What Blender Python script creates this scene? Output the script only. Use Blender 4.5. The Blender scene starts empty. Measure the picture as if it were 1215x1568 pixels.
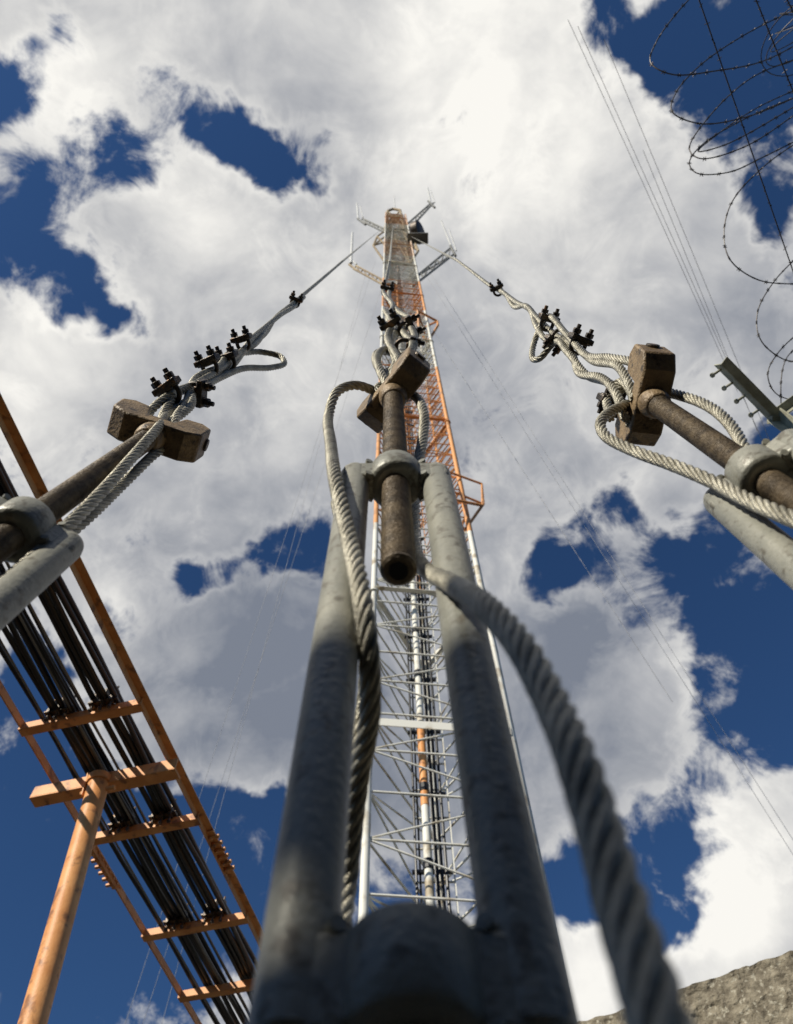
import bpy, math, random
import numpy as np
from mathutils import Vector, Matrix, noise as mnoise
random.seed(7)
sc = bpy.context.scene
V = Vector
# ------------------------------------------------------------------ camera
PITCH = math.radians(64); ROLL = math.radians(-1.22); FPX = 1200.0
CAM = V((0, 0, 0.9))
F = V((0, math.cos(PITCH), math.sin(PITCH)))
U0 = V((0, -math.sin(PITCH), math.cos(PITCH))); R0 = V((1, 0, 0))
R = R0*math.cos(ROLL) + U0*math.sin(ROLL)
U = U0*math.cos(ROLL) - R0*math.sin(ROLL)
cd = bpy.data.cameras.new("camera"); cam = bpy.data.objects.new("camera", cd)
sc.collection.objects.link(cam); sc.camera = cam
m = Matrix((R, U, -F)).transposed().to_4x4(); m.translation = CAM
cam.matrix_world = m
cd.sensor_fit = 'VERTICAL'; cd.sensor_height = 24; cd.sensor_width = 24
cd.lens = 24*FPX/1568.0
cd.clip_start = 0.01; cd.clip_end = 3000
cd.dof.use_dof = True; cd.dof.focus_distance = 0.95; cd.dof.aperture_fstop = 8.0

def ray(px, py):
    return R*((px-607.5)/FPX) + U*((784-py)/FPX) + F
def P(px, py, Z):            # image pixel projected out to a chosen depth
    return CAM + ray(px, py)*Z
def C(u, v, Z):
    return CAM + R*u + U*v + F*Z
def G(px, py, h):            # image pixel projected to a chosen height h above eye level
    d = ray(px, py); return CAM + d*(h/d.z)
def Yp(px, py, y):
    d = ray(px, py); return CAM + d*(y/d.y)

# ------------------------------------------------------------------ materials
def mat(name, col, rough=0.6, metal=0.0, col2=None, nscale=30, bump=0.0, bscale=200, spec=0.4, col3=None, s3=200, lo=0.4, hi=0.62, bd=.002):
    mt = bpy.data.materials.new(name); mt.use_nodes = True
    nt = mt.node_tree; N = nt.nodes; L = nt.links
    b = N['Principled BSDF']
    b.inputs['Roughness'].default_value = rough
    b.inputs['Metallic'].default_value = metal
    b.inputs['Specular IOR Level'].default_value = spec
    tc = N.new('ShaderNodeTexCoord')
    if col2 is None: col2 = tuple(c*0.7 for c in col)
    n = N.new('ShaderNodeTexNoise'); n.inputs['Scale'].default_value = nscale; n.inputs['Detail'].default_value = 6
    n.inputs['Roughness'].default_value = 0.65
    L.new(tc.outputs['Object'], n.inputs['Vector'])
    r = N.new('ShaderNodeValToRGB'); r.color_ramp.elements[0].position = lo; r.color_ramp.elements[1].position = hi
    r.color_ramp.elements[0].color = (*col2, 1); r.color_ramp.elements[1].color = (*col, 1)
    L.new(n.outputs['Fac'], r.inputs['Fac']); out = r.outputs['Color']
    if col3 is not None:
        n3 = N.new('ShaderNodeTexNoise'); n3.inputs['Scale'].default_value = s3; n3.inputs['Detail'].default_value = 5
        L.new(tc.outputs['Object'], n3.inputs['Vector'])
        mr = N.new('ShaderNodeMapRange'); mr.inputs['From Min'].default_value = 0.56; mr.inputs['From Max'].default_value = 0.66
        L.new(n3.outputs['Fac'], mr.inputs['Value'])
        mx = N.new('ShaderNodeMix'); mx.data_type = 'RGBA'
        L.new(mr.outputs['Result'], mx.inputs['Factor']); L.new(out, mx.inputs['A']); mx.inputs['B'].default_value = (*col3, 1)
        out = mx.outputs['Result']
    L.new(out, b.inputs['Base Color'])
    if bump > 0:
        nb = N.new('ShaderNodeTexNoise'); nb.inputs['Scale'].default_value = bscale; nb.inputs['Detail'].default_value = 4
        L.new(tc.outputs['Object'], nb.inputs['Vector'])
        bp = N.new('ShaderNodeBump'); bp.inputs['Strength'].default_value = bump; bp.inputs['Distance'].default_value = bd
        L.new(nb.outputs['Fac'], bp.inputs['Height']); L.new(bp.outputs['Normal'], b.inputs['Normal'])
    return mt

M_galv = mat("galvanised_steel", (0.31, 0.305, 0.255), 0.45, 0.12, (0.22, 0.222, 0.19), 22, 0.3, 300, col3=(0.15, 0.138, 0.108), s3=120, lo=.36, hi=.6)
M_rod = mat("greased_rusty_steel", (0.21, 0.16, 0.10), 0.5, 0.15, (0.09, 0.068, 0.044), 60, 0.4, 500)
M_jaw = mat("rusty_forged_steel", (0.34, 0.24, 0.13), 0.5, 0.1, (0.18, 0.125, 0.07), 40, 0.6, 350, col3=(0.08, 0.06, 0.04), s3=90)
M_rope = mat("wire_rope_steel", (0.46, 0.435, 0.35), 0.4, 0.4, (0.24, 0.225, 0.175), 60, 0.5, 900)
M_dark = mat("dark_steel", (0.13, 0.11, 0.09), 0.42, 0.5, (0.05, 0.044, 0.038), 90, 0.4, 500, col3=(0.26, 0.15, 0.075), s3=110)
M_black = mat("black_cable_jacket", (0.012, 0.013, 0.015), 0.38, 0, (0.007, 0.007, 0.008), 20)
M_orange = mat("orange_paint", (0.82, 0.40, 0.15), 0.5, 0, (0.70, 0.30, 0.10), 14, 0.3, 150, col3=(0.36, 0.16, 0.07), s3=22, spec=.3)
M_guy = mat("thin_guy_steel", (0.5, 0.5, 0.5), 0.5, 0.0, None, 5)
M_white = mat("white_fibreglass", (0.75, 0.75, 0.72), 0.5, 0, None, 5)
M_grey = mat("grey_painted_steel", (0.22, 0.22, 0.2), 0.6, 0.1, None, 5)
M_razor = mat("razor_wire_steel", (0.08, 0.075, 0.07), 0.5, 0.4, (0.05, 0.04, 0.035), 30)
M_arm = mat("weathered_angle_steel", (0.42, 0.41, 0.31), 0.7, 0.1, (0.26, 0.25, 0.18), 20, 0.4, 200)
M_wall = mat("rough_render", (0.27, 0.235, 0.17), 0.95, 0, (0.13, 0.11, 0.078), 26, 1.0, 55, col3=(0.38, 0.35, 0.27), s3=60, bd=.012)
M_conc = mat("concrete", (0.10, 0.095, 0.085), 0.95, 0, (0.07, 0.065, 0.06), 6, 0.8, 60)
M_ground = mat("gravel_ground", (0.055, 0.05, 0.042), 1.0, 0, (0.035, 0.03, 0.026), 3, 1.0, 30)
M_tan = mat("tan_weathered_steel", (0.44, .34, .19), .7, 0, (.24, .17, .10), 3)

def tower_mat():
    mt = bpy.data.materials.new("banded_tower_paint"); mt.use_nodes = True
    nt = mt.node_tree; N = nt.nodes; L = nt.links; b = N['Principled BSDF']
    b.inputs['Roughness'].default_value = 0.6
    g = N.new('ShaderNodeNewGeometry'); s = N.new('ShaderNodeSeparateXYZ'); L.new(g.outputs['Position'], s.inputs[0])
    r = N.new('ShaderNodeValToRGB'); r.color_ramp.interpolation = 'CONSTANT'
    dv = N.new('ShaderNodeMath'); dv.operation = 'DIVIDE'; L.new(s.outputs['Z'], dv.inputs[0]); dv.inputs[1].default_value = 60
    L.new(dv.outputs[0], r.inputs['Fac'])
    e = r.color_ramp.elements; e[0].position = 0; e[0].color = (0, 0, 0, 1); e[1].position = 9.9/60; e[1].color = (1, 1, 1, 1)
    for z, c in ((18, 0), (24, 1), (29, 0), (35, .5), (40, 0), (47, .7)):
        x = e.new(z/60); x.color = (c, c, c, 1)
    n = N.new('ShaderNodeTexNoise'); n.inputs['Scale'].default_value = 5; n.inputs['Detail'].default_value = 6
    L.new(g.outputs['Position'], n.inputs['Vector'])
    def mix(A, B):
        r = N.new('ShaderNodeValToRGB'); r.color_ramp.elements[0].position = .34; r.color_ramp.elements[1].position = .47
        r.color_ramp.elements[0].color = (*A, 1); r.color_ramp.elements[1].color = (*B, 1); L.new(n.outputs['Fac'], r.inputs['Fac']); return r
    w = mix((0.42, 0.35, 0.24), (0.80, 0.78, 0.69)); o = mix((0.45, 0.22, 0.09), (0.80, 0.37, 0.13))
    mx = N.new('ShaderNodeMix'); mx.data_type = 'RGBA'
    L.new(r.outputs['Color'], mx.inputs['Factor']); L.new(w.outputs[0], mx.inputs['A']); L.new(o.outputs[0], mx.inputs['B'])
    L.new(mx.outputs['Result'], b.inputs['Base Color'])
    return mt
M_tower = tower_mat()

# ------------------------------------------------------------------ mesh builder
def frm(d, hint=None):
    d = V(d).normalized()
    if hint is None: hint = V((0, 0, 1)) if abs(d.z) < 0.9 else V((0, 1, 0))
    a = (V(hint) - d*V(hint).dot(d))
    if a.length < 1e-6: a = d.orthogonal()
    a.normalize(); return a, d.cross(a)
def empty(name, loc=(0, 0, 0), parent=None):
    e = bpy.data.objects.new(name, None); e.empty_display_size = 0.1
    sc.collection.objects.link(e)
    e.location = loc
    bpy.context.view_layer.update()
    return e
class MB:
    def __init__(s): s.v = []; s.f = []
    def lathe(s, p0, d, prof, n=20, cap=True, hint=None):
        d = V(d).normalized(); a, b = frm(d, hint); base = len(s.v); p0 = V(p0)
        for (t, r) in prof:
            for i in range(n):
                an = 2*math.pi*i/n
                s.v.append(p0 + d*t + (a*math.cos(an)+b*math.sin(an))*r)
        for k in range(len(prof)-1):
            for i in range(n):
                j = (i+1) % n
                s.f.append((base+k*n+i, base+k*n+j, base+(k+1)*n+j, base+(k+1)*n+i))
        if cap:
            s.f.append(tuple(base+i for i in reversed(range(n))))
            s.f.append(tuple(base+(len(prof)-1)*n+i for i in range(n)))
    def cyl(s, p0, p1, r, r1=None, n=12, hint=None):
        d = V(p1)-V(p0); s.lathe(p0, d, [(0, r), (d.length, r if r1 is None else r1)], n, True, hint)
    def box(s, c, hx, hy, hz):
        c, hx, hy, hz = V(c), V(hx), V(hy), V(hz); b = len(s.v)
        for k in (-1, 1):
            for (i, j) in ((-1, -1), (1, -1), (1, 1), (-1, 1)):
                s.v.append(c+hx*i+hy*j+hz*k)
        for q in ((3, 2, 1, 0), (4, 5, 6, 7), (0, 1, 5, 4), (1, 2, 6, 5), (2, 3, 7, 6), (3, 0, 4, 7)):
            s.f.append(tuple(b+i for i in q))
    def bar(s, p0, p1, w, t, hint):
        p0, p1 = V(p0), V(p1); d = p1-p0; a, b = frm(d, hint)
        s.box((p0+p1)/2, a*w/2, b*t/2, d/2)
    def angle(s, p0, p1, w, t, hint):
        p0, p1 = V(p0), V(p1); d = p1-p0; a, b = frm(d, hint)
        s.box((p0+p1)/2 + a*w/2, a*w/2, b*t/2, d/2)
        s.box((p0+p1)/2 + b*(w/2+t/2+.0003) + a*t/2, a*t/2, b*(w/2-.0003), d/2)
    def prism(s, poly, c, ax, ay, az, th):
        c = V(c); b = len(s.v); n = len(poly)
        for k in (-.5, .5):
            for (x, y) in poly: s.v.append(c+ax*x+ay*y+az*th*k)
        s.f.append(tuple(b+i for i in reversed(range(n)))); s.f.append(tuple(b+n+i for i in range(n)))
        for i in range(n):
            j = (i+1) % n; s.f.append((b+i, b+j, b+n+j, b+n+i))
    def sweep(s, pts, r, n=8, cap=True):
        pts = [V(p) for p in pts]; b = len(s.v); T = []
        for i in range(len(pts)):
            T.append((pts[min(i+1, len(pts)-1)]-pts[max(i-1, 0)]).normalized())
        a = frm(T[0])[0]
        for i, p in enumerate(pts):
            a = (a - T[i]*a.dot(T[i])).normalized(); bb = T[i].cross(a)
            for k in range(n):
                an = 2*math.pi*k/n; s.v.append(p+(a*math.cos(an)+bb*math.sin(an))*r)
        for i in range(len(pts)-1):
            for k in range(n):
                j = (k+1) % n; s.f.append((b+i*n+k, b+i*n+j, b+(i+1)*n+j, b+(i+1)*n+k))
        if cap:
            s.f.append(tuple(b+i for i in reversed(range(n)))); e = b+(len(pts)-1)*n
            s.f.append(tuple(e+i for i in range(n)))
    def obj(s, name, material, parent=None, bevel=0, seg=2, ang=35):
        me = bpy.data.meshes.new(name); me.from_pydata([tuple(x) for x in s.v], [], s.f); me.update()
        me.materials.append(material)
        me.polygons.foreach_set('use_smooth', [True]*len(me.polygons))
        me.set_sharp_from_angle(angle=math.radians(ang))
        o = bpy.data.objects.new(name, me); sc.collection.objects.link(o)
        if parent: o.parent = parent; o.matrix_parent_inverse = parent.matrix_world.inverted()
        if bevel:
            bm = o.modifiers.new('bevel', 'BEVEL'); bm.width = bevel; bm.segments = seg; bm.limit_method = 'ANGLE'; bm.angle_limit = math.radians(40)
            bm.harden_normals = False
        return o

def catmull(pts, step):
    pts = [V(p) for p in pts]; q = [pts[0]*2-pts[1]]+pts+[pts[-1]*2-pts[-2]]
    out = []
    for i in range(1, len(q)-2):
        p0, p1, p2, p3 = q[i-1:i+3]; n = max(2, int((p2-p1).length/step))
        t0 = 0; t1 = t0+max(1e-5, (p1-p0).length)**.5; t2 = t1+max(1e-5, (p2-p1).length)**.5; t3 = t2+max(1e-5, (p3-p2).length)**.5
        for k in range(n):
            t = t1+(t2-t1)*k/n
            A1 = p0*((t1-t)/(t1-t0))+p1*((t-t0)/(t1-t0)); A2 = p1*((t2-t)/(t2-t1))+p2*((t-t1)/(t2-t1)); A3 = p2*((t3-t)/(t3-t2))+p3*((t-t2)/(t3-t2))
            B1 = A1*((t2-t)/(t2-t0))+A2*((t-t0)/(t2-t0)); B2 = A2*((t3-t)/(t3-t1))+A3*((t-t1)/(t3-t1))
            out.append(B1*((t2-t)/(t2-t1))+B2*((t-t1)/(t2-t1)))
    out.append(pts[-1]); return out

def rope(mb, pts, rad=0.0049, ns=6, lay=0.052, step=0.0025, sides=8):
    c = catmull(pts, step); n = len(c); T = []
    for i in range(n): T.append((c[min(i+1, n-1)]-c[max(i-1, 0)]).normalized())
    a = frm(T[0])[0]; A = []; B = []; S = [0]
    for i in range(n):
        a = (a-T[i]*a.dot(T[i])).normalized(); A.append(a.copy()); B.append(T[i].cross(a))
        if i: S.append(S[-1]+(c[i]-c[i-1]).length)
    for k in range(ns):
        pl = []
        for i in range(n):
            an = 2*math.pi*(k/ns+S[i]/lay); pl.append(c[i]+(A[i]*math.cos(an)+B[i]*math.sin(an))*rad*0.655)
        mb.sweep(pl, rad*0.35, sides)
    mb.sweep(c, rad*0.5, 6)

# ------------------------------------------------------------------ turnbuckles
def threaded(mb, p0, p1, r, pitch=0.0022, n=20):
    d = V(p1)-V(p0); L = d.length; prof = [(0, r*.82), (.0015, r)]; t = .003
    while t < L-.003:
        prof += [(t, r), (t+pitch*.35, r*.93), (t+pitch*.7, r)]; t += pitch
    prof += [(L-.0015, r), (L, r*.82)]
    mb.lathe(p0, d, prof, n)

def turnbuckle(A, Zt, Zb, Zhead, Zstub, side, jaw, js=1.0):
    """A(Z): point on the turnbuckle axis"""
    ax = (A(1.0)-A(0.0)).normalized()
    s = (side-ax*side.dot(ax)).normalized(); q = ax.cross(s)
    e = empty("turnbuckle", A(Zt))
    top, bot = A(Zt), A(Zb)
    sep = .0288; rt = .0105
    b = MB()
    for sg in (-1, 1):
        o = s*sg*sep
        L = (top-bot).length
        b.lathe(bot+o-ax*.014, ax, [(0, rt*.7), (.004, rt), (L+.022, rt), (L+.027, rt*.9), (L+.029, rt*.7)], 32)
    b.obj("side_tubes", M_galv, e, .0008)
    b = MB()
    for c, sg in ((top, 1), (bot, -1)):
        b.lathe(c-ax*.013, ax, [(0, .0165), (.004, .0188), (.026, .0188), (.030, .0165)], 32)
        for k in (-1, 1):
            b.prism([(-.013, -.010), (.004, -.014), (.014, -.014), (.0170, -.008), (.0168, .010), (.010, .0145), (-.013, .0150)],
                    c+s*k*.0200, s*k, ax, q*k, .0185)
    b.obj("end_bosses", M_galv, e, .003, 3)
    b = MB()
    for c in (top, bot):
        for k in (-1, 1):
            for h in (-.011, .0155):
                pts = [c+s*k*(.0185+.0012*math.sin(i*2.4))+ax*(h+.001*math.sin(i*3))+q*(-.010+.020*i/8) for i in range(9)]
                b.sweep(catmull(pts, .002), .0026, 8)
    b.obj("weld_beads", M_galv, e)
    b = MB()
    threaded(b, A(Zstub), A(Zhead)-ax*.012*js, .0098)
    threaded(b, bot-ax*.16, bot+ax*.020, .0105)
    b.obj("threaded_rods", M_rod, e)
    b = MB(); b.lathe(A(Zstub)-ax*.0006, ax, [(0, .0052), (.0005, .0052)], 20)
    b.obj("bore_shade_disc", M_black, e)  # flat black disc: shade inside the hollow rod end, put in as colour
    j = (jaw-ax*jaw.dot(ax)).normalized(); w = ax.cross(j); hc = A(Zhead)
    b = MB()
    b.lathe(hc-ax*.030*js, ax, [(0, .0108), (.006, .0135), (.018, .0148), (.026, .013)], 24)
    b.prism([(x*js, y*js) for x, y in [(-.030, -.013), (.030, -.013), (.045, -.002), (.047, .030), (.036, .040), (.018, .036), (.013, .008),
             (-.013, .008), (-.018, .036), (-.036, .040), (-.047, .030), (-.045, -.002)]], hc, j, ax, w, .031*js)
    b.obj("jaw", M_jaw, e, .0022, 2)
    b = MB()
    b.cyl(hc+ax*.022*js-j*.049*js, hc+ax*.022*js+j*.049*js, .0065, n=20)
    b.obj("jaw_pin", M_dark, e, .0008)
    lc = bot-ax*.17
    b = MB()
    b.lathe(lc-ax*.005, ax, [(0, .014), (.01, .0165), (.024, .0155), (.03, .012)], 24)
    for k in (-1, 1): b.box(lc+s*k*.017-ax*.035, s*.007, q*.018, ax*.034)
    b.box(lc-ax*.004, s*.024, q*.018, ax*.006)
    b.cyl(lc-ax*.05-s*.034, lc-ax*.05+s*.034, .008, n=16)
    b.obj("lower_jaw", M_jaw, e, .002)
    return e, ax, lc-ax*.05

def axisfn(u, v, Z0, a):
    return lambda Z: C(u+a[0]*(Z-Z0), v+a[1]*(Z-Z0), Z)
Ac = axisfn(-0.0005, .022, .55, (-.012, .394))
Al = axisfn(-.239, .0790, .78, (-.001, .318))
Ar = axisfn(.240, .109, .75, (-.001, .368))
tc_, axc, lowc = turnbuckle(Ac, .55, .19, .80, .415, R, R*.6+U*.8, .95)
tl_, axl, lowl = turnbuckle(Al, .495, .15, .775, .43, R*.86-U*.5, R*.9-U*.35)
tr_, axr, lowr = turnbuckle(Ar, .517, .16, .745, .43, R*-.7-U*.7, U+R*.1)

# ------------------------------------------------------------------ wire rope clips
def clip(par, c, t, up, r=.0068, k_=.78):
    t = V(t).normalized(); n = (up-t*up.dot(t)).normalized(); b = t.cross(n)
    r4 = r+.003
    m1 = MB(); pts = [c+n*.034*k_+b*r4]
    for i in range(13):
        an = math.pi*i/12; pts.append(c - n*math.sin(an)*r4+b*math.cos(an)*r4)
    pts.append(c+n*.034*k_-b*r4); m1.sweep(pts, .0029, 10)
    for k in (-1, 1):
        m1.cyl(c+b*k*r4+n*.019*k_, c+b*k*r4+n*.0265*k_, .0058, n=6)
    m1.obj("clip_u_bolt", M_dark, par, .0006)
    m2 = MB()
    m2.box(c+n*.0125*k_, b*.0165, t*.0078, n*.0037)
    m2.box(c+n*.0075*k_, b*.0085, t*.0078, n*.003)
    for k in (-1, 1): m2.cyl(c+b*k*r4+n*.006*k_, c+b*k*r4+n*.0185*k_, .0062, n=16)
    m2.obj("clip_saddle", M_dark, par, .0013)

def pl(lst): return [P(*p) for p in lst]
def guy(name, ropes, clips, far):
    e = empty(name, ropes[0][0])
    b = MB()
    for rp in ropes: rope(b, rp)
    b.obj("rope_strands", M_rope, e, ang=80)
    for (c, t, up) in clips: clip(e, c, t, up)
    b = MB(); b.sweep(far, .0052, 8); b.obj("long_guy_strand", M_rope, e)
    return e

L_main = pl([(226, 668, .775), (222, 648, .80), (235, 625, .835), (262, 604, .87), (300, 588, .95), (340, 563, 1.06), (380, 530, 1.26), (405, 512, 1.40), (422, 487, 1.58), (452, 462, 1.86), (490, 430, 2.5), (525, 400, 3.6)])
L_ret = pl([(262, 672, .775), (270, 640, .82), (285, 618, .88), (300, 580, .97), (335, 562, 1.05), (352, 541, 1.14), (378, 540, 1.24), (400, 539, 1.28), (428, 545, 1.29), (436, 556, 1.27), (415, 563, 1.22), (375, 564, 1.14), (340, 577, 1.05), (312, 592, .97)])
L_ret2 = pl([(244, 664, .77), (252, 632, .83), (275, 600, .90), (305, 598, .97), (330, 572, 1.05), (356, 560, 1.13), (385, 520, 1.28), (402, 505, 1.40), (430, 482, 1.6), (450, 470, 1.80), (466, 455, 2.05)])
L_ret3 = pl([(236, 664, .765), (262, 646, .81), (292, 622, .87), (296, 600, .93), (318, 578, 1.0), (345, 572, 1.08), (362, 545, 1.17), (392, 526, 1.3), (410, 500, 1.45)])
L_safe = pl([(292, 612, .91), (262, 630, .85), (240, 658, .745), (212, 690, .68), (170, 738, .61), (120, 790, .545), (70, 838, .49), (10, 892, .44), (-60, 955, .39)])
L_safe2 = pl([(258, 640, .82), (262, 668, .80), (225, 706, .735), (185, 745, .675), (140, 788, .60), (90, 830, .545), (30, 880, .50), (-40, 930, .45)])
tl = axl
guy("guy_wire", [L_main, L_ret, L_ret2, L_ret3, L_safe, L_safe2],
    [(P(263, 603, .87), tl+R*.25, U*.9-R*.5), (P(298, 600, .93), tl+R*.3, -U*.2+R*.8-F*.2), (P(322, 563, 1.02), tl+R*.25, U*.9-R*.3), (P(350, 556, 1.1), tl+R*.3, U*1-R*.2), (P(373, 527, 1.22), tl+R*.2, U*.9-R*.2), (P(452, 464, 1.85), tl, U*.9+R*.3)],
    [P(520, 404, 3.4), Yp(583, 352, 4.7)])
R_main = pl([(972, 612, .745), (962, 585, .78), (945, 560, .83), (910, 553, .92), (880, 528, 1.05), (850, 512, 1.2), (824, 488, 1.32), (805, 468, 1.48), (788, 470, 1.6), (775, 452, 1.75), (752, 438, 2.0), (722, 415, 2.6), (697, 396, 3.3)])
R_ret = pl([(958, 640, .745), (942, 600, .80), (920, 578, .87), (888, 572, .95), (878, 545, 1.03), (862, 522, 1.12), (838, 520, 1.18), (822, 500, 1.28), (812, 475, 1.42), (790, 462, 1.6), (768, 445, 1.82)])
R_ret2 = pl([(985, 600, .75), (975, 560, .79), (935, 548, .86), (900, 545, .95), (868, 512, 1.08), (835, 488, 1.25), (820, 520, 1.24), (817, 550, 1.18), (828, 548, 1.16), (848, 525, 1.14), (870, 540, 1.03), (900, 575, .93), (930, 585, .86), (950, 600, .80)])
R_safe = pl([(975, 618, .75), (1010, 602, .77), (1050, 608, .72), (1090, 625, .665), (1122, 655, .61), (1145, 700, .56), (1160, 740, .55)])
R_safe2 = pl([(1000, 645, .74), (975, 620, .77), (940, 628, .73), (920, 648, .69), (928, 668, .66), (970, 690, .615), (1030, 712, .565), (1090, 737, .52), (1150, 768, .47), (1240, 805, .41)])
R_safe3 = pl([(935, 640, .78), (932, 605, .83), (950, 585, .82), (970, 610, .78), (965, 650, .75)])
tr = axr
guy("guy_wire", [R_main, R_ret, R_ret2, R_safe, R_safe2, R_safe3],
    [(P(763, 446, 1.85), tr, U*.9-R*.4), (P(838, 496, 1.23), tr-R*.2, U*1+R*.2), (P(856, 516, 1.14), tr-R*.25, -U*.8-R*.5), (P(885, 530, 1.03), tr-R*.25, U*1+R*.3), (P(944, 600, .83), tr-R*.2, -U*.9-R*.2)],
    [P(702, 400, 3.15), Yp(630, 362, 4.7)])
C_main = pl([(600, 612, .80), (592, 585, .86), (606, 556, .93), (598, 528, 1.03), (606, 505, 1.15), (594, 488, 1.3), (602, 468, 1.5), (588, 448, 1.8), (592, 425, 2.3), (597, 400, 3.0)])
C_ret = pl([(622, 592, .81), (603, 570, .88), (622, 548, .94), (632, 528, 1.0), (618, 507, 1.12), (630, 490, 1.25), (612, 478, 1.4), (598, 462, 1.6), (596, 446, 1.85)])
C_ret2 = pl([(588, 622, .80), (578, 596, .84), (598, 582, .88), (578, 560, .92), (580, 540, .98), (600, 540, 1.0), (606, 560, .95), (590, 575, .9), (606, 592, .86), (612, 560, .9), (594, 520, 1.04), (600, 496, 1.2), (590, 476, 1.4)])
C_ret3 = pl([(600, 600, .81), (584, 572, .86), (578, 548, .92), (592, 536, .99), (612, 545, .97), (628, 540, .98), (636, 520, 1.03), (622, 500, 1.14), (606, 512, 1.12), (596, 500, 1.2), (612, 486, 1.3)])
C_left = pl([(596, 612, .80), (572, 598, .82), (545, 590, .80), (517, 600, .77), (504, 635, .73), (507, 680, .62), (514, 735, .505), (528, 795, .450), (543, 860, .393), (557, 930, .353), (565, 1000, .338), (567, 1090, .34), (552, 1180, .35), (541, 1260, .355), (532, 1350, .35), (522, 1420, .33)])
C_left2 = pl([(516, 770, .60), (534, 850, .53), (551, 930, .475), (562, 1000, .45), (560, 1070, .44), (548, 1150, .42), (536, 1230, .40), (525, 1330, .37), (518, 1410, .35)])
C_right = pl([(612, 600, .80), (634, 606, .80), (649, 632, .75), (648, 670, .69), (640, 715, .63), (634, 775, .575), (634, 838, .505), (648, 868, .455), (690, 893, .36), (745, 930, .272), (795, 985, .232), (840, 1065, .202), (880, 1155, .172), (915, 1260, .152), (950, 1380, .133), (985, 1490, .118), (1030, 1640, .102)])
tcx = axc
guy("guy_wire", [C_main, C_ret, C_ret2, C_ret3, C_left, C_left2, C_right],
    [(P(603, 503, 1.13), tcx, U*.8-R*.5-F*.2), (P(622, 505, 1.12), tcx, U*.5+R*.9), (P(618, 532, 1.02), tcx, R*1-U*.2), (P(592, 447, 1.85), tcx, U+R*.2)],
    [P(597, 402, 2.9), Yp(602, 345, 4.8)])

# ------------------------------------------------------------------ guy anchor under the turnbuckles
e = empty("guy_anchor", (0, .2, 0))
lows = [lowl, lowc, lowr]
b = MB()
yb = sum(p.y for p in lows)/3; zb = sum(p.z for p in lows)/3
b.box((0, yb, zb-.09), V((.36, 0, 0)), V((0, .05, 0)), V((0, 0, .05)))
for p in lows: b.box((p.x, p.y, (p.z+zb-.04)/2), V((.008, 0, 0)), V((0, .028, 0)), V((0, 0, abs(p.z-zb+.06)/2+.02)))
for x in (-.2, .2): b.box((x, yb, (zb-.14)/2), V((.03, 0, 0)), V((0, .04, 0)), V((0, 0, (zb-.14)/2)))
b.obj("anchor_beam", M_galv, e, .003)
b = MB(); b.box((0, yb, .11), V((.55, 0, 0)), V((0, .3, 0)), V((0, 0, .11))); b.obj("concrete_block", M_conc, e, .02)

# ------------------------------------------------------------------ tower
T = empty("lattice_tower", (0.4, 5.0, 0))
TY = 4.65
a0 = Yp(557, 1400, TY); b0 = Yp(838, 1400, TY+.15)
A0 = V((a0.x, a0.y, 0)); B0 = V((b0.x, b0.y, 0)); C0 = (A0+B0)/2+V((-.05, 1.02, 0))
HT = .9+52.5
legs = [A0, B0, C0]
def at(p, z): return V((p.x, p.y, z))
b = MB()
for p in legs:
    b.cyl(at(p, 0), at(p, HT), .034, n=14)
    z = 2.4
    while z < HT:
        b.cyl(at(p, z-.012), at(p, z+.012), .058, n=12); z += 6.0
b.obj("legs", M_tower, T)
b = MB(); z = .4; k = 0; dz = .46
while z < HT-.5:
    for i in range(3):
        p, q = legs[i], legs[(i+1) % 3]
        rr = .0105
        b.cyl(at(p, z), at(q, z), rr, n=6)
        if k % 2: p, q = q, p
        b.cyl(at(p, z), at(q, z+dz), rr*.85, n=6)
    z += dz; k += 1
b.obj("bracing", M_tower, T)
b = MB(); z = 2.45
while z < HT:
    for i in range(3):
        p, q = legs[i], legs[(i+1) % 3]
        b.angle(at(p, z), at(q, z), .05, .006, (0, 0, 1))
    z += 6.0
hh = Yp(640, 1108, TY).z
b.box((at(A0, hh)+at(B0, hh))/2+V((0, -.04, 0)), (B0-A0)/2, V((0, .004, 0)), V((0, 0, .045)))
b.obj("section_plates", M_tower, T)
b = MB(); lx0 = Yp(636, 1300, 5.0).x; lx1 = Yp(693, 1300, 5.0).x
for x in (lx0, lx1): b.bar((x, 5.0, .5), (x, 5.0, HT-1), .045, .010, (0, 1, 0))
z = .7
while z < HT-1:
    b.cyl((lx0, 5.0, z), (lx1, 5.0, z), .009, n=6); z += .3
lo = (B0-C0).normalized(); off = V((.12, -.02, 0))
p1 = B0.lerp(C0, .12)+off; p2 = B0.lerp(C0, .5)+off
for p in (p1, p2): b.bar(at(p, 3), at(p, HT-3), .05, .012, lo)
z = 3
while z < HT-3:
    b.cyl(at(p1, z), at(p2, z), .012, n=6); z += .3
b.obj("ladders", M_tower, T)
b = MB()
cx = Yp(655, 1300, 4.85).x
b.cyl((cx, 4.88, .3), (cx, 4.88, 30), .032, n=12)
b.obj("feed_pipe", M_tower, T)
zo0 = Yp(655, 1235, 4.88).z; zo1 = Yp(655, 1115, 4.88).z
b = MB(); b.cyl((cx, 4.88, zo0), (cx, 4.88, zo1), .0345, n=12); b.obj("feed_pipe_orange_section", M_orange, T)
b = MB()
for i, (dx, dy, rr) in enumerate([(-.09, .02, .010), (.065, .03, .013), (.10, .03, .013), (.135, .04, .013), (.05, -.03, .006), (-.06, .05, .008)]):
    b.cyl((cx+dx, 4.9+dy, .2), (cx+dx, 4.9+dy, 30+i*2), rr, n=8)
z = 1.2
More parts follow.
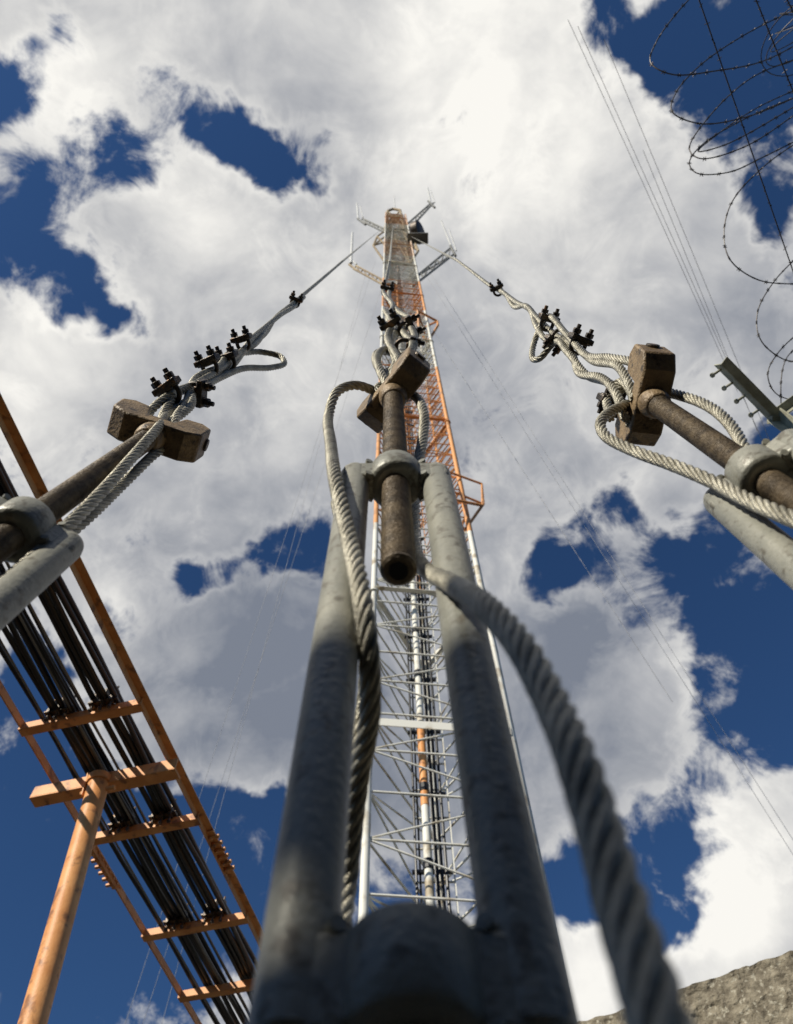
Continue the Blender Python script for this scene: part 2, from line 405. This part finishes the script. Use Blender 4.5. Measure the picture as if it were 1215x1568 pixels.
while z < 30:
    b.box((cx+.03, 4.95, z), V((.15, 0, 0)), V((0, .015, 0)), V((0, 0, .012)))
    b.cyl((cx, 4.88, z-.04), (cx, 4.88, z+.04), .042, n=10)
    z += .75
b.obj("coax_runs", M_black, T)

def frame_ring(b, pts, r=.03):
    for i in range(len(pts)): b.cyl(pts[i], pts[(i+1) % len(pts)], r, n=6)
b = MB()
r1 = [G(686, 722, 10.9), G(738, 741, 10.9), G(741, 772, 10.4), G(692, 752, 10.4)]
r2 = [G(694, 765, 9.7), G(739, 774, 9.9), G(712, 812, 9.3), G(702, 800, 9.3)]
frame_ring(b, r1, .018); frame_ring(b, r2, .022)
for p, q in zip(r1, r2): b.cyl(p, q, .016, n=6)
r1 = [G(640, 476, 22), G(670, 492, 22), G(671, 498, 21.6), G(655, 525, 20.6), G(642, 505, 21)]
frame_ring(b, r1, .035)
b.cyl(r1[0], r1[3], .03, n=6); b.cyl(r1[4], r1[1], .03, n=6)
b.bar(G(612, 486, 21.7), G(642, 483, 21.7), .2, .04, (0, 0, 1))
b.obj("rest_platforms", M_orange, T)

b = MB()
def seg(p, q, r, y=4.9): b.cyl(Yp(*p, y), Yp(*q, y), r, n=6)
def truss(p0, p1, q0, q1, r, y=4.9, n=5):
    a_, b_, c_, d_ = Yp(*p0, y), Yp(*p1, y), Yp(*q0, y), Yp(*q1, y)
    b.cyl(a_, b_, r, n=6); b.cyl(c_, d_, r, n=6)
    for i in range(n+1):
        t = i/n; b.cyl(a_.lerp(b_, t), c_.lerp(d_, t), r*.7, n=6)
        if i < n: b.cyl(a_.lerp(b_, t), c_.lerp(d_, t+1/n), r*.6, n=6)
truss((626, 352), (664, 311), (622, 345), (658, 313), .065)
truss((634, 437), (697, 388), (630, 430), (690, 380), .05)
seg((636, 425), (690, 392), .04)
seg((690, 376), (698, 392), .055)
seg((656, 308), (666, 318), .08)
truss((592, 357), (553, 338), (594, 353), (556, 335), .06, n=3)
seg((548, 335), (560, 344), .065)
b.obj("antenna_arms", M_grey, T)
b = MB()
truss((600, 443), (542, 412), (604, 438), (546, 407), .04, n=5)
seg((535, 405), (548, 415), .05)
ring = [(572, 376), (588, 399), (628, 404), (641, 384), (622, 365), (590, 362)]
frame_ring(b, [Yp(*p, 4.9) for p in ring], .05)
ring2 = [(578, 362), (592, 378), (622, 382), (634, 368), (618, 355), (592, 352)]
frame_ring(b, [Yp(*p, 4.9) for p in ring2], .05)
for p, q in zip(ring, ring2): seg(p, q, .05)
for p in ring: seg(p, (605, 366), .04)
ring3 = [(594, 323), (602, 320), (613, 322), (620, 352), (590, 354)]
frame_ring(b, [Yp(*p, 4.9) for p in ring3], .09)
seg((594, 323), (620, 352), .06); seg((613, 322), (590, 354), .06); seg((592, 340), (617, 340), .08); seg((596, 330), (614, 331), .1)
seg((598, 336), (612, 336), .22)
b.obj("head_frame", M_tan, T)
b = MB()
for p, q, r in (((549, 335), (547, 312), .07), ((556, 333), (552, 316), .04), ((660, 312), (655, 288), .08), ((666, 310), (660, 292), .04),
                ((538, 403), (540, 357), .065), ((546, 405), (534, 395), .04), ((693, 382), (676, 338), .045), ((699, 384), (688, 352), .035), ((605, 320), (604, 300), .04)):
    seg(p, q, r)
b.obj("whip_antennas", M_white, T)
b = MB(); dc = Yp(638, 357, 4.75); dd = (R*.75+U*.15-V((0, .2, .3))).normalized()
b.lathe(dc-dd*.25, dd, [(0, .25), (.1, .5), (.2, .58), (.5, .58), (.52, .55)], 28)
b.cyl(dc-dd*.6, dc-dd*.2, .12, n=12)
b.obj("dish_antenna", M_dark, T)
b = MB()
b.box(Yp(640, 365, 4.7), V((.5, 0, 0)), V((0, .25, 0)), V((0, 0, .08)))
b.box(Yp(597, 438, 4.8), V((.2, 0, 0)), V((0, .15, 0)), V((0, 0, .25)))
b.obj("equipment_boxes", M_grey, T)
b = MB(); b.box(((A0+B0+C0)/3)+V((0, 0, .15)), V((1.1, 0, 0)), V((0, 1.1, 0)), V((0, 0, .15))); b.obj("foundation", M_conc, T, .02)

# ------------------------------------------------------------------ far guys / overhead wires
def wire(name, p, q, r=.006, mt=M_guy):
    b = MB(); p, q = V(p), V(q)
    n = 14; sag = (q-p).length*.004
    b.sweep([p.lerp(q, i/n)-V((0, 0, sag*4*(i/n)*(1-i/n))) for i in range(n+1)], r, 6)
    return b.obj(name, mt)
for (p, q) in (((648, 400), (1225, 1302)), ((655, 425), (1225, 1325)), ((640, 470), (1030, 1075))):
    wire("tower_guy_cable", Yp(*p, 4.9), CAM+ray(*q)*14, .0048)
for (p, q) in (((575, 400), (188, 1580)), ((585, 440), (215, 1580)), ((560, 420), (245, 1580)), ):
    wire("tower_guy_cable", Yp(*p, 4.9), CAM+ray(*q)*13, .0040)
for (p, q) in (((870, 30), (1130, 600)), ((885, 40), (1170, 680)), ((925, 60), (1185, 690)), ((985, 230), (1160, 660))):
    wire("overhead_wire", G(*p, 12), G(*q, 12), .0034)

# ------------------------------------------------------------------ cable bridge
TB = empty("cable_tray_bridge", (-1, 2, 0))
HB = 2.2
p_r = G(0, 650, HB); p_r2 = G(390, 1410, HB); p_l = G(0, 1030, HB); p_l2 = G(305, 1568, HB)
dt = ((p_r2-p_r).normalized()+(p_l2-p_l).normalized()).normalized()
dn = V((-dt.y, dt.x, 0)); zz = V((0, 0, 1))
OR = (p_r+p_r2)/2; OL = (p_l+p_l2)/2; WID = (OL-OR).dot(dn)
def TP(s, w, z=0): return OR+dt*s+dn*w+zz*z
def sof(px, py, h=HB): return (G(px, py, h)-OR).dot(dt)
s0 = sof(0, 650)-1.0; s1 = sof(390, 1410)+1.6
b = MB()
b.angle(TP(s0, 0), TP(s1, 0), .03, .004, dn*-1)
b.angle(TP(s1, WID), TP(s0, WID), .03, .004, dn)
for (px, py) in ((210, 1070), (295, 1245), (375, 1395)):
    s_ = sof(px, py); b.angle(TP(s_, -.012, -.036), TP(s_, WID+.012, -.036), .032, .004, zz)
sl = sof(375, 1395)
for k in (1, 2, 3): b.angle(TP(sl+k*.42, -.012, -.036), TP(sl+k*.42, WID+.012, -.036), .032, .004, zz)
for k in (1, ): b.angle(TP(s0+.15, -.012, -.036), TP(s0+.15, WID+.012, -.036), .032, .004, zz)
b.obj("tray_rails_and_rungs", M_orange, TB, .001)
sb = sof(275, 1168, HB-.06)
b = MB()
b.angle(TP(sb, -.05, -.085), TP(sb, WID+.07, -.085), .05, .005, zz)
b.bar(TP(sb+.022, -.05, -.088), TP(sb+.022, WID+.07, -.088), .05, .005, dt)
ptop = TP(sb, WID*.55, -.09)
pm = ray(50, 1568); kk = (ptop.y-CAM.y)/pm.y; pmid = CAM+pm*kk; pd = (pmid-ptop).normalized()
pbot = ptop+pd*(ptop.z/-pd.z)
b.cyl(pbot, ptop-pd*0, .037, n=28)
b.cyl(ptop+pd*.0, ptop-pd*.03, .044, n=16)
b.bar(ptop+pd*.06+dn*.04, ptop-pd*.05+dn*.04, .05, .006, dt)
b.cyl(ptop+pd*.03-dn*.07, ptop+pd*.03+dn*.06, .009, n=8)
q2 = TP(s0+.1, WID*.5, -.04); b.cyl((q2.x, q2.y, 0), q2, .033, n=20)
b.obj("support_posts", M_orange, TB, .0012)
b = MB()
for (s_, w_) in ((sof(335, 1303), 0), (sof(335, 1303)-.03, WID)):
    sgn = -1 if w_ == 0 else 1
    b.box(TP(s_, w_+sgn*.014, -.008), dt*.12, dn*.019, zz*.003)
    for k in range(6):
        b.cyl(TP(s_-.09+k*.036, w_+sgn*.046, -.012), TP(s_-.09+k*.036, w_-sgn*.004, -.012), .008, n=6)
        b.cyl(TP(s_-.09+k*.036, w_+sgn*.014, -.026), TP(s_-.09+k*.036, w_+sgn*.014, .006), .008, n=6)
b.obj("splice_plates", M_orange, TB)
b = MB()
cabs = []
for w0, cnt in ((.30, 4), (.68, 4)):
    for i in range(cnt):
        for lay in range(2):
            if lay == 1 and i % 2: continue
            cabs.append((WID*w0+(i-1.5)*.0235+random.uniform(-.003, .003), .012+lay*.026, .0105))
cabs += [(WID*.49, .01, .005), (WID*.54, .01, .005), (WID*.87, .01, .009)]
for (w_, z_, r_) in cabs:
    pts = []
    n = 26; ph = random.random()*6
    for i in range(n+1):
        s_ = s0-.3+(s1-s0+.5)*i/n
        pts.append(TP(s_, w_+.004*math.sin(i*1.3+ph), z_+.004*math.sin(i*.9+ph*2)))
    b.sweep(catmull(pts, .08), r_, 10)
b.obj("coax_cables", M_black, TB)
b = MB()
for (px, py) in ((210, 1070), (295, 1245), (375, 1395)):
    s_ = sof(px, py)
    for w0 in (.30, .68):
        b.box(TP(s_-.015, WID*w0, -.001), dt*.012, dn*.055, zz*.004)
        for k in (-1, 0, 1):
            b.box(TP(s_-.02, WID*w0+k*.035, .02), dt*.014, dn*.006, zz*.034)
            b.cyl(TP(s_-.02, WID*w0+k*.035, -.045), TP(s_-.02, WID*w0+k*.035, .07), .004, n=8)
            b.cyl(TP(s_-.02, WID*w0+k*.035, -.042), TP(s_-.02, WID*w0+k*.035, -.034), .008, n=6)
b.obj("cable_hangers", M_dark, TB, .0008)
b = MB()
for w_ in (WID*.46, WID*.58, WID*.82): b.cyl(TP(s0, w_, -.004), TP(s1, w_, -.004), .004, n=6)
b.obj("earth_wires", M_grey, TB)

# ------------------------------------------------------------------ razor wire + fence post
RW = empty("razor_wire", G(1215, 250, 2.6))
loops = [
 [(1100, -40, 2.5), (1050, 5, 2.45), (1005, 65, 2.4), (998, 98, 2.35), (1030, 114, 2.32), (1100, 108, 2.35), (1165, 95, 2.4), (1240, 58, 2.5)],
 [(1240, 5, 2.6), (1150, 48, 2.55), (1075, 98, 2.5), (1035, 143, 2.45), (1031, 173, 2.4), (1070, 189, 2.38), (1140, 180, 2.42), (1240, 140, 2.5)],
 [(1240, 82, 2.65), (1150, 120, 2.6), (1085, 180, 2.55), (1056, 228, 2.5), (1075, 243, 2.45), (1140, 225, 2.45), (1240, 160, 2.5)],
 [(1240, 140, 2.7), (1145, 180, 2.62), (1075, 222, 2.55), (1056, 250, 2.5), (1070, 266, 2.45), (1115, 264, 2.45), (1170, 240, 2.5), (1240, 205, 2.55)],
 [(1240, 128, 2.75), (1160, 165, 2.68), (1100, 205, 2.6), (1070, 232, 2.55), (1110, 222, 2.5), (1240, 150, 2.55)],
 [(1240, 205, 2.7), (1170, 255, 2.65), (1122, 308, 2.6), (1109, 358, 2.55), (1120, 400, 2.5), (1160, 428, 2.5), (1240, 436, 2.55)],
 [(1240, 375, 2.75), (1185, 432, 2.7), (1160, 480, 2.65), (1166, 522, 2.6), (1200, 550, 2.6), (1240, 556, 2.6)],
 [(1240, 495, 2.8), (1192, 540, 2.75), (1176, 575, 2.7), (1188, 602, 2.7), (1240, 620, 2.7)],
 [(1240, 520, 2.85), (1205, 548, 2.8), (1196, 600, 2.75), (1205, 660, 2.75), (1240, 690, 2.75)]]
b = MB(); bb = MB()
for lp in loops:
    c = catmull(pl(lp), .012); b.sweep(c, .0020, 6)
    acc = 0
    for i in range(1, len(c)-1):
        acc += (c[i]-c[i-1]).length
        if acc > .042:
            acc = 0; t = (c[i+1]-c[i-1]).normalized(); n_, m_ = frm(t)
            an = random.random()*3.1; w = n_*math.cos(an)+m_*math.sin(an)
            bb.cyl(c[i]-w*.007-t*.004, c[i]+w*.007+t*.004, .0012, .0007, n=5)
            bb.cyl(c[i]-w*.006+t*.005, c[i]+w*.006-t*.004, .0012, .0007, n=5)
            bb.cyl(c[i]-t*.006, c[i]+t*.006, .0027, n=6)
b.obj("razor_coils", M_razor, RW); bb.obj("barbs", M_razor, RW)
b = MB()
for p, q in (((1064, -20), (1232, 465)), ((1150, -20), (1235, 190)), ((1196, -20), (1235, 60))):
    c = [G(*p, 2.55).lerp(G(*q, 2.55), i/40) for i in range(41)]
    b.sweep(c, .0018, 6)
    for i in range(0, 40, 2):
        w = V((random.uniform(-1, 1), random.uniform(-1, 1), random.uniform(-1, 1))).normalized()
        b.cyl(c[i]-w*.008, c[i]+w*.008, .0012, n=5)
for k in range(5):
    c0 = P(1250-k*3, 20+k*8, 2.5); pts = [c0+R*(.10+.01*k)*math.cos(t*.35+k)+F*.12*math.sin(t*.35+k)+U*.07*math.sin(t*.35+k*1.7) for t in range(19)]
    b.sweep(catmull(pts, .02), .0016, 6)
b.obj("line_wires", M_razor, RW)

FP = empty("fence_post", G(1190, 645, 2.4))
b = MB(); j = P(1188, 643, 2.62)
tip = P(1104, 558, 2.55)
b.angle(j, tip, .034, .004, U+R*.4)
b.angle(j+V((0, 0, .0)), P(1228, 614, 2.66), .034, .004, U-R*.4)
b.box(j, R*.02, U*.012, F*.02)
b.angle(V((j.x+.01, j.y, 0)), j+V((.01, 0, 0)), .04, .005, V((-1, 0, 0)))
for i, (x, y) in enumerate(((1104, 566), (1122, 586), (1141, 606), (1163, 627))):
    p = P(x, y, 2.58); q = P(x-12, y+8, 2.56)
    b.cyl(p, q, .0045, n=8); b.cyl(q, q+(q-p).normalized()*.006, .009, n=8)
b.obj("post_arm", M_arm, FP, .001)

# ------------------------------------------------------------------ walls and ground
def rough_wall(name, p0, p1, h, th, material, amp=.012, parent=None, res=.03):
    p0, p1 = V(p0), V(p1); d = p1-p0; L = d.length; d.normalize(); n = V((-d.y, d.x, 0))
    nx = int(L/res); nz = int(h/res); nt = 6; verts = []; faces = []
    prof = [(-th/2, i*h/nz) for i in range(nz+1)]+[(-th/2+th*k/nt, h) for k in range(1, nt+1)]+[(th/2, h-i*h/nz) for i in range(1, nz+1)]
    m_ = len(prof)
    for i in range(nx+1):
        for (w, z) in prof:
            p = p0+d*(L*i/nx)+n*w+V((0, 0, z))
            o = mnoise.noise_vector(p*11)*amp*.6+mnoise.noise_vector(p*32)*amp*.8
            if z < .02: o = V((0, 0, 0))
            if z >= h-1e-5: o.z = o.z*.5+mnoise.noise(V((p.x*5, p.y*5, 3)))*amp*.7
            verts.append(tuple(p+o))
    for i in range(nx):
        for k in range(m_-1):
            a = i*m_+k; faces.append((a, a+m_, a+m_+1, a+1))
    faces.append(tuple(range(m_))); faces.append(tuple(nx*m_+k for k in reversed(range(m_))))
    me = bpy.data.meshes.new(name); me.from_pydata(verts, [], faces); me.update(); me.materials.append(material)
    o = bpy.data.objects.new(name, me); sc.collection.objects.link(o)
    if parent: o.parent = parent; o.matrix_parent_inverse = parent.matrix_world.inverted()
    return o
w0 = G(880, 1568, 1.6); w1 = G(1215, 1455, 1.6); wd = (w1-w0).normalized()
w0g = V((w0.x, w0.y, 0)); wdg = V((wd.x, wd.y, 0)).normalized(); nn = V((-wdg.y, wdg.x, 0))*.1
rough_wall("concrete_wall", w0g-wdg*.9+nn, w0g+wdg*4.0+nn, 2.5, .2, M_wall, .012, res=.014)

SUN = V((-.6, -.6, .53)).normalized()
yW = -1.6
def shade(px, py, Z):
    pt = P(px, py, Z); return pt+SUN*((pt.y-yW)/-SUN.y)
hTop = shade(505, 1005, .337).z
g1 = shade(428, 1375, .216); g2 = shade(428, 1450, .202)
g1z = g1.z+.002; g2z = g2.z-.004
BW = empty("unseen_shadow_wall", (0, yW, 0))  # unseen wall, added to cast shade over the lower turnbuckle tubes
rough_wall("shadow_wall_body", (-7, yW-.1, 0), (4, yW-.1, 0), g2z-.012, .2, M_conc, .001, BW, res=.08)
b = MB()
b.box((-1.5, yW-.003, (hTop+g1z)/2), V((5.5, 0, 0)), V((0, .003, 0)), V((0, 0, (hTop-g1z)/2)))
gx = (g1.x+g2.x)/2
for xa, xb in ((-7, gx-.018), (gx+.008, 4)):
    b.box(((xa+xb)/2, yW-.003, (g1z+g2z)/2-.01), V(((xb-xa)/2, 0, 0)), V((0, .0028, 0)), V((0, 0, (g1z-g2z)/2+.0085)))
b.box((gx, yW-.003, g2z-.012), V((.05, 0, 0)), V((0, .0025, 0)), V((0, 0, .012)))
b.obj("slotted_shade_sheet", M_conc, BW)  # added sheet raises the shadow edge; its slot throws a sun patch on one tube

me = bpy.data.meshes.new("ground"); S = 600
me.from_pydata([(-S, -S, 0), (S, -S, 0), (S, S, 0), (-S, S, 0)], [], [(0, 1, 2, 3)]); me.materials.append(M_ground)
g = bpy.data.objects.new("ground", me); sc.collection.objects.link(g)

# ------------------------------------------------------------------ sun
sd = bpy.data.lights.new("sun", 'SUN'); sd.energy = 5.0; sd.angle = math.radians(.5); sd.color = (1, .93, .80)
so = bpy.data.objects.new("sun", sd); sc.collection.objects.link(so)
so.rotation_euler = SUN.to_track_quat('Z', 'Y').to_euler()

# ------------------------------------------------------------------ sky with clouds
w = bpy.data.worlds.new("World"); sc.world = w; w.use_nodes = True
nt = w.node_tree; N = nt.nodes; Lk = nt.links; N.clear()
out = N.new('ShaderNodeOutputWorld'); bg = N.new('ShaderNodeBackground'); bg.inputs['Strength'].default_value = .1
Lk.new(bg.outputs[0], out.inputs[0])
sky = N.new('ShaderNodeTexSky'); sky.sky_type = 'NISHITA'; sky.sun_disc = False
sky.sun_elevation = math.asin(SUN.z); sky.sun_rotation = math.atan2(SUN.x, SUN.y); sky.air_density = 1.0; sky.dust_density = .3; sky.ozone_density = 3.0
def math_(op, a, b_=None, c=None, clamp=False):
    n = N.new('ShaderNodeMath'); n.operation = op; n.use_clamp = clamp
    for i, x in enumerate((a, b_, c)):
        if x is None: continue
        if isinstance(x, (int, float)): n.inputs[i].default_value = x
        else: Lk.new(x, n.inputs[i])
    return n.outputs[0]
def vmath(op, a, b_=None, sc_=None):
    n = N.new('ShaderNodeVectorMath'); n.operation = op
    for i, x in enumerate((a, b_)):
        if x is None: continue
        if isinstance(x, (tuple, list, Vector)): n.inputs[i].default_value = tuple(x)
        else: Lk.new(x, n.inputs[i])
    if sc_ is not None: n.inputs['Scale'].default_value = sc_
    return n.outputs['Value'] if op in ('DISTANCE', 'LENGTH', 'DOT_PRODUCT') else n.outputs['Vector']
def noise_(vec, scale, detail, rough=.55, col=False, dist=0):
    n = N.new('ShaderNodeTexNoise'); n.inputs['Scale'].default_value = scale; n.inputs['Detail'].default_value = detail
    n.inputs['Roughness'].default_value = rough; n.inputs['Distortion'].default_value = dist
    Lk.new(vec, n.inputs['Vector']); return n.outputs['Color' if col else 'Fac']
def mrange(v, a, b_, c, d, interp='SMOOTHSTEP'):
    n = N.new('ShaderNodeMapRange'); n.interpolation_type = interp
    Lk.new(v, n.inputs['Value'])
    for k, x in zip(('From Min', 'From Max', 'To Min', 'To Max'), (a, b_, c, d)): n.inputs[k].default_value = x
    return n.outputs['Result']
tc = N.new('ShaderNodeTexCoord'); D = vmath('NORMALIZE', tc.outputs['Generated'])
wn = noise_(D, 8.0, 4, .62, True); wn = vmath('SUBTRACT', wn, (.5, .5, .5)); wn = vmath('SCALE', wn, None, .12)
Dw = vmath('ADD', D, wn)
def blobs(vec, lst, o=1.75):
    acc = None
    for (px, py, r, wt) in lst:
        d = ray(px, py); ln = d.length; c = d/ln; rr = r/FPX/ln
        dist = vmath('DISTANCE', vec, c)
        v = mrange(dist, rr*.1, rr*o, wt, 0)
        acc = v if acc is None else math_('ADD', acc, v)
    return acc
blue = [(5, 130, 64, .9), (-10, 330, 82, .9), (50, 410, 74, .95), (120, 455, 54, .95), (60, 20, 40, .7), (175, 235, 52, .8), (190, 480, 32, .7), (100, 60, 45, .4),
 (340, 190, 52, 1.0), (415, 262, 44, 1.1), (375, 225, 44, .8), (475, 290, 30, .9), (270, 160, 60, .6), (440, 190, 45, .5), (105, 290, 55, .5), (510, 230, 44, .5),
 (890, 20, 54, .95), (960, 60, 62, .95), (1040, 100, 68, .95), (1140, 60, 120, .9), (1215, 150, 120, .9), (1200, 290, 60, .8), (1165, 350, 38, .8), (1220, 400, 45, .7),
 (1215, 690, 50, 1), (1165, 800, 82, .95), (1080, 870, 80, .95), (1200, 910, 120, 1), (1200, 1050, 110, 1), (960, 780, 42, .8), (890, 855, 64, .95), (830, 885, 46, .95), (1010, 850, 45, .5), (1130, 1080, 80, 1), (960, 930, 45, .7), (1060, 990, 45, .6),
 (860, 1370, 56, 1.1), (900, 1310, 54, .95), (1000, 1400, 55, 1.05), (930, 1360, 54, 1), (1010, 1280, 56, .9), (1060, 1410, 40, .8), (1080, 1200, 44, .75), (1190, 1150, 56, .85),
 (485, 830, 48, 1.1), (425, 855, 40, 1.05), (300, 875, 32, .95), (360, 865, 28, .7), (180, 960, 34, .5),
 (0, 1120, 100, 1), (60, 1270, 140, 1), (200, 1400, 150, 1), (330, 1370, 120, 1), (400, 1270, 70, 1), (100, 1500, 200, 1), (430, 1225, 36, 1), (300, 1290, 80, 1), (60, 1010, 50, .8), (470, 1400, 130, 1), (650, 1450, 120, .9), (760, 1350, 50, .6)]
bl = blobs(Dw, blue)
# fewer clouds away from this part of the sky
away = mrange(vmath('DOT_PRODUCT', D, tuple(F)), .79, .66, 0, 1.3)
bl2 = math_('ADD', math_('MINIMUM', bl, 1.15), away)
n1 = noise_(D, 6.0, 9, .60, dist=.3)
nf = noise_(D, 15.0, 6, .66, dist=.5)
s_ = math_('MULTIPLY_ADD', n1, 2.5, -1.25+.64)
s_ = math_('ADD', s_, math_('MULTIPLY_ADD', nf, 1.8, -.9))
den = math_('SUBTRACT', s_, bl2)
Ds = vmath('ADD', D, tuple(SUN*.035)); n2 = noise_(Ds, 6.0, 5, .52, dist=.3)
mask = mrange(den, -.32, .30, 0, 1)
relief = math_('MULTIPLY', math_('SUBTRACT', n1, n2), .85)
bright = blobs(D, [(820, 170, 230, .36), (300, 290, 110, .34), (90, 150, 90, .28), (640, 90, 220, .14), (60, 530, 140, .32), (1150, 1300, 110, .38), (900, 1500, 110, .55), (1100, 1450, 100, .45), (170, 930, 60, .24), (240, 40, 120, .16), (1010, 600, 120, .12), (420, 480, 130, .13)], 1.6)
grey = blobs(D, [(330, 1060, 190, .24), (480, 960, 150, .15), (560, 700, 220, .07), (900, 960, 120, .2), (860, 1100, 150, .18), (520, 190, 90, .16), (600, 1150, 150, .15), (760, 640, 140, .06)], 1.6)
n3 = noise_(Dw, 3.6, 4, .5)
val = math_('MULTIPLY_ADD', n3, .7, .48-.35)
val = math_('ADD', val, bright); val = math_('SUBTRACT', val, grey); val = math_('ADD', val, relief)
edge = mrange(den, .05, .7, .17, 0); val = math_('ADD', val, edge)
val = math_('MAXIMUM', math_('MINIMUM', val, .95), .2)
ramp = N.new('ShaderNodeValToRGB'); cr = ramp.color_ramp
cr.elements[0].position = .2; cr.elements[0].color = (.20, .225, .28, 1); cr.elements[1].position = .95; cr.elements[1].color = (.96, .94, .89, 1)
e2 = cr.elements.new(.5); e2.color = (.45, .46, .485, 1)
Lk.new(val, ramp.inputs['Fac'])
cl = vmath('SCALE', ramp.outputs['Color'], None, 10.0)
skc = vmath('MULTIPLY', sky.outputs['Color'], (.34, .52, .72))
mx = N.new('ShaderNodeMix'); mx.data_type = 'RGBA'
Lk.new(mask, mx.inputs['Factor']); Lk.new(skc, mx.inputs['A']); Lk.new(cl, mx.inputs['B'])
Lk.new(mx.outputs['Result'], bg.inputs['Color'])
w.cycles.sampling_method = 'NONE'
sc.view_settings.view_transform = 'Standard'; sc.view_settings.look = 'None'; sc.view_settings.exposure = 0
